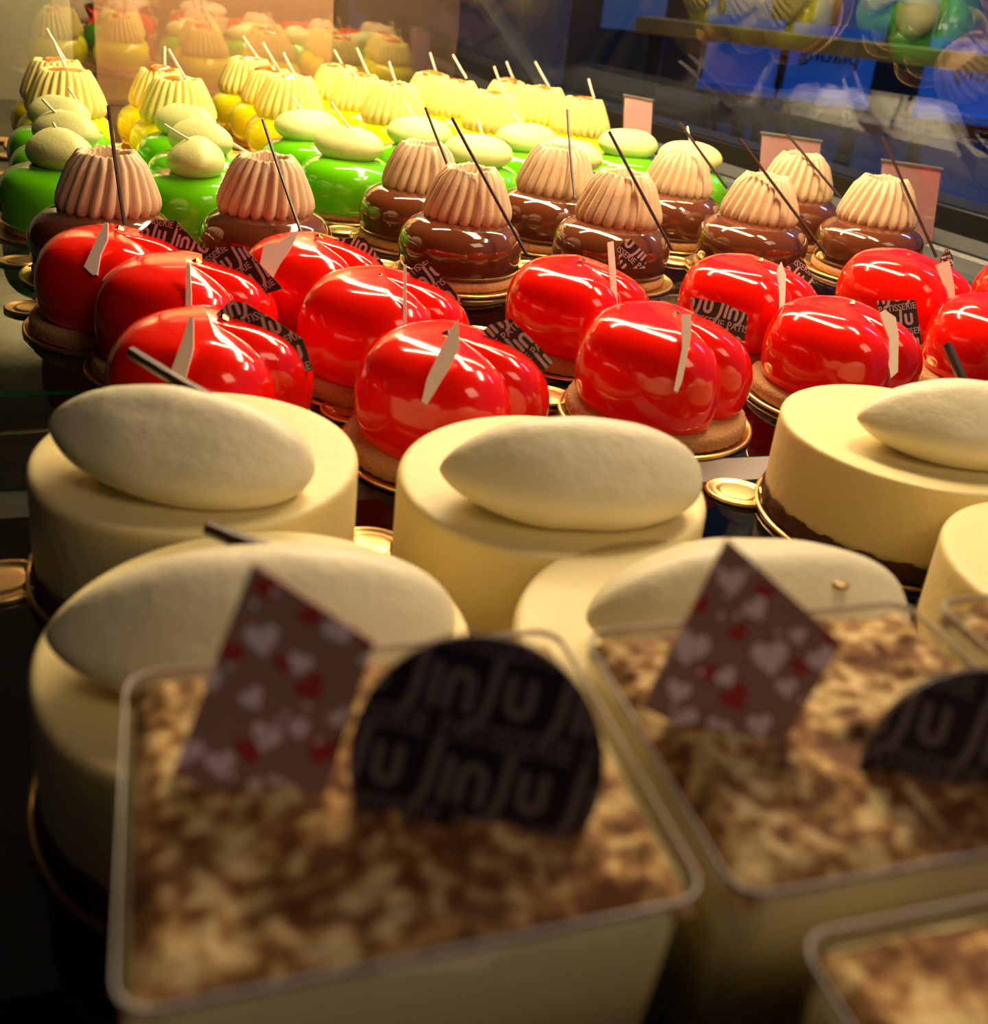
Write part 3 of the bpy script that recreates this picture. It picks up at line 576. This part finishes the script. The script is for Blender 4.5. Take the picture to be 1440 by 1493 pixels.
def heart2d(w_):
    p = []
    for i in range(20):
        a = 2 * PI * i / 20; p.append((16 * math.sin(a) ** 3 / 32 * w_, (13 * math.cos(a) - 5 * math.cos(2 * a) - 2 * math.cos(3 * a) - math.cos(4 * a)) / 30 * w_))
    return p
def heart_piece(t, O, poly, hp, hr):
    b = obj('heart_patterned_piece', mesh('heart_patterned_piece', *plate(poly, O, 0.10), M['milk_choc'], False), t)
    b.matrix_parent_inverse = t.matrix_basis.inverted(); nz = RT.cross(UP); n = len(poly)
    area = sum(poly[i][0] * poly[(i + 1) % n][1] - poly[(i + 1) % n][0] * poly[i][1] for i in range(n)); s_ = 1 if area > 0 else -1
    for nm, L, off, mm in (('red_hearts', hr, 0.055, 'heart_red'), ('pink_hearts', hp, 0.060, 'heart_pink')):
        bm = bmesh.new()
        for k, (x, y, w_) in enumerate(L):
            ca, sa = math.cos(0.5 * math.sin(k * 2.1) + 0.1), math.sin(0.5 * math.sin(k * 2.1) + 0.1)
            bm.faces.new([bm.verts.new((x + ca * hx - sa * hy, y + sa * hx + ca * hy, 0)) for hx, hy in heart2d(w_ * 0.92)])
        if nm == 'pink_hearts':
            for k in range(26):
                x, y = random.uniform(-1, 1), random.uniform(-1.2, 1.2)
                bm.faces.new([bm.verts.new((x + 0.035 * math.cos(q * PI / 4), y + 0.035 * math.sin(q * PI / 4), 0)) for q in range(8)])
        for i in range(n):
            (x0, y0), (x1, y1) = poly[i], poly[(i + 1) % n]
            bmesh.ops.bisect_plane(bm, geom=bm.verts[:] + bm.edges[:] + bm.faces[:], plane_co=(x0, y0, 0), plane_no=((y1 - y0) * s_, -(x1 - x0) * s_, 0), clear_outer=True)
        bm.verts.index_update(); v = [tuple(Vector(O) + RT * p.co.x + UP * p.co.y + nz * off) for p in bm.verts]; f = [tuple(q.index for q in fc.verts) for fc in bm.faces]; bm.free()
        obj(nm, mesh(nm, v, f, M[mm], False), b)
heart_piece(T1, *DIA1, H1, R1); heart_piece(T2, *DIA2, H2, R2)
def disc_piece(t, O, R, ang, shift, sq, label_size):
    ca, sa = math.cos(math.radians(-ang)), math.sin(math.radians(-ang))
    poly = [(R * math.cos(2 * PI * i / 48), R * math.sin(2 * PI * i / 48)) for i in range(48) if math.sin(2 * PI * i / 48) > -sq]
    poly = [(ca * x - sa * y, sa * x + ca * y) for x, y in poly]
    b = obj('printed_disc', mesh('printed_disc', *plate(poly, O, 0.11), M['black_choc'], False), t); b.matrix_parent_inverse = t.matrix_basis.inverted()
    printed(poly, O, label_size, ang, shift, M['print_dim'], 'lettering', b, 0.062)
disc_piece(T1, (2.54, 6.97, 6.44), 1.19, 12, (-0.66, 0.38), 0.74, 1.27)
disc_piece(T2, (7.9, 6.24, 5.82), 1.30, 16, (-0.3, 0.25), 0.30, 1.40)

# ------------------------------------------------------------------ pink cards in clear holders along the front
for nm, (x, y), rz, wd, lean, lb in (('c', (41.2, 49.6), -38, 3.4, 14, 'nearest pink price card in clear holder, seen from behind'), ('b', (38.3, 58.0), -38, 3.9, 14, 'pink price card behind the rightmost green dome, seen from behind'), ('a', (34.6, 74.5), -62, 2.9, 14, 'farthest pink price card, narrow and turned, beside the yellow domes')):
    t = thing('price_card', lb, 'sign', (x, y, 0.0), math.radians(rz), 'pink cards along the front glass')
    def lean_box(hw, z0, z1, y0, y1):
        k = math.tan(math.radians(lean)); return hexa([(-hw - k * 0.5 * z0, y0, z0), (hw - k * 0.5 * z0, y0, z0), (hw - k * 0.5 * z0, y1, z0), (-hw - k * 0.5 * z0, y1, z0), (-hw - k * 0.5 * z1, y0, z1), (hw - k * 0.5 * z1, y0, z1), (hw - k * 0.5 * z1, y1, z1), (-hw - k * 0.5 * z1, y1, z1)])
    obj('card', mesh('card', *lean_box(wd / 2 - 0.08, 0.35, 5.2, 0.05, 0.11), M['card'], False), t)
    obj('clear_holder', mesh('clear_holder', *lean_box(wd / 2, 0.1, 5.32, -0.05, 0.03), M['acrylic'], False), t)
    obj('holder_edge', mesh('holder_edge', *lean_box(wd / 2 + 0.03, 5.26, 5.36, -0.06, 0.16), M['steel'], False), t)
    obj('holder_foot', mesh('holder_foot', *box(-wd / 2, wd / 2, -0.6, 0.9, 0.0, 0.1), M['acrylic'], False), t)

# ------------------------------------------------------------------ small cups on the base below the shelf
for i, (x, y) in enumerate(((5.0, 33.0), (8.2, 36.0), (6.4, 38.8), (2.4, 36.4))):
    t = thing('dessert_cup', 'small brown dessert cup below the shelf, ' + ('nearest of the four', 'rightmost of the four', 'farthest of the four', 'leftmost of the four')[i], 'cup', (x, y, -15.6), i, 'dessert cups on the base below')
    obj('cup_body', mesh('cup_body', *lathe([(1.4, 0), (1.6, 0.1), (2.1, 3.0), (2.0, 3.0), (1.6, 0.4), (0.05, 0.3)], 32), M['ceramic']), t)
    obj('cream_scoop', mesh('cream_scoop', *quenelle(3.4, 2.4, 1.8, seed=i), M['quenelle']), t, (0, 0, 2.2), i)

# ------------------------------------------------------------------ the street outside the front glass
RZ = math.radians(-35)
def out(az, D): return (D * math.cos(math.radians(az)), D * math.sin(math.radians(az)))
x, y = out(54, 352)
bt = thing('wooden_counter_table', 'long orange timber table outside the front glass', 'table', (x, y, -90), RZ)
obj('table_top', mesh('table_top', *box(-75, 220, -3, 20, 89.6, 94.4), M['timber'], False), bt)
for sx in (-70, 60, 210): obj('leg', mesh('leg', *box(sx - 2.5, sx + 2.5, 10, 15, 0, 89.6), M['chair'], False), bt)
for i, (az, ww, lt) in enumerate(((60.4, 28, ''), (55.9, 32, 'plating'), (48.3, 46, 'monthly'))):
    x, y = out(az, 425)
    t = thing('blue_board', ('left', 'middle', 'right')[i] + ' blue board standing outside below the timber table edge', 'sign', (x, y, -90), RZ, 'blue boards outside')
    obj('panel', mesh('panel', *box(-ww / 2, ww / 2, 0, 2, 72, 97), M['blue'], False), t)
    obj('ledge', mesh('ledge', *box(-ww / 2 - 1, ww / 2 + 1, -7, 0, 69, 72), M['blue'], False), t)
    for sx in (-1, 1): obj('leg', mesh('leg', *box(sx * (ww / 2 - 3) - 2, sx * (ww / 2 - 3) + 2, -1, 3, 0, 69), M['chair'], False), t)
    if lt:
        v, f = font(lt, 8.5); wmax = max(q[0] for q in v); cx_ = -1 if lt == 'plating' else 1
        obj('lettering', mesh('lettering', [(wmax / 2 - x_ + cx_, -0.15, y_ + 84) for x_, y_ in v], f, M['ink'], False), t)
for i, (az, D, rz) in enumerate(((63.2, 470, -35), (58.1, 470, -35), (52.6, 470, -35))):
    x, y = out(az, D)
    t = thing('black_chair', ('left', 'middle', 'right')[i] + ' tall black chair outside between the blue boards', 'chair', (x, y, -90), math.radians(rz), 'black chairs outside')
    obj('seat', mesh('seat', *box(-17, 17, -17, 17, 58, 61), M['chair'], False), t)
    obj('backrest', mesh('backrest', *hexa([(-9, -20, 66), (9, -20, 66), (9, -18, 66), (-9, -18, 66), (-8, -24, 108), (8, -24, 108), (8, -22, 108), (-8, -22, 108)]), M['chair'], False), t)
    for sx in (-1, 1):
        for sy in (-1, 1): obj('leg', mesh('leg', *hexa([(sx * 20 - 1.5, sy * 20 - 1.5, 0), (sx * 20 + 1.5, sy * 20 - 1.5, 0), (sx * 20 + 1.5, sy * 20 + 1.5, 0), (sx * 20 - 1.5, sy * 20 + 1.5, 0), (sx * 14 - 1.5, sy * 14 - 1.5, 58), (sx * 14 + 1.5, sy * 14 - 1.5, 58), (sx * 14 + 1.5, sy * 14 + 1.5, 58), (sx * 14 - 1.5, sy * 14 + 1.5, 58)]), M['chair'], False), t)
    obj('foot_ring', mesh('foot_ring', *box(-17, 17, -17, 17, 22, 24), M['chair'], False), t)
sw = obj('wall_street', mesh('wall_street', *box(-160, 900, 820, 824, -90, 260), M['dark'], False)); struct(sw)
for k in range(5): obj('panel', mesh('panel', *box(330 + k * 110, 432 + k * 110, 815, 820, -20, 240), M['shopfront'], False), sw)
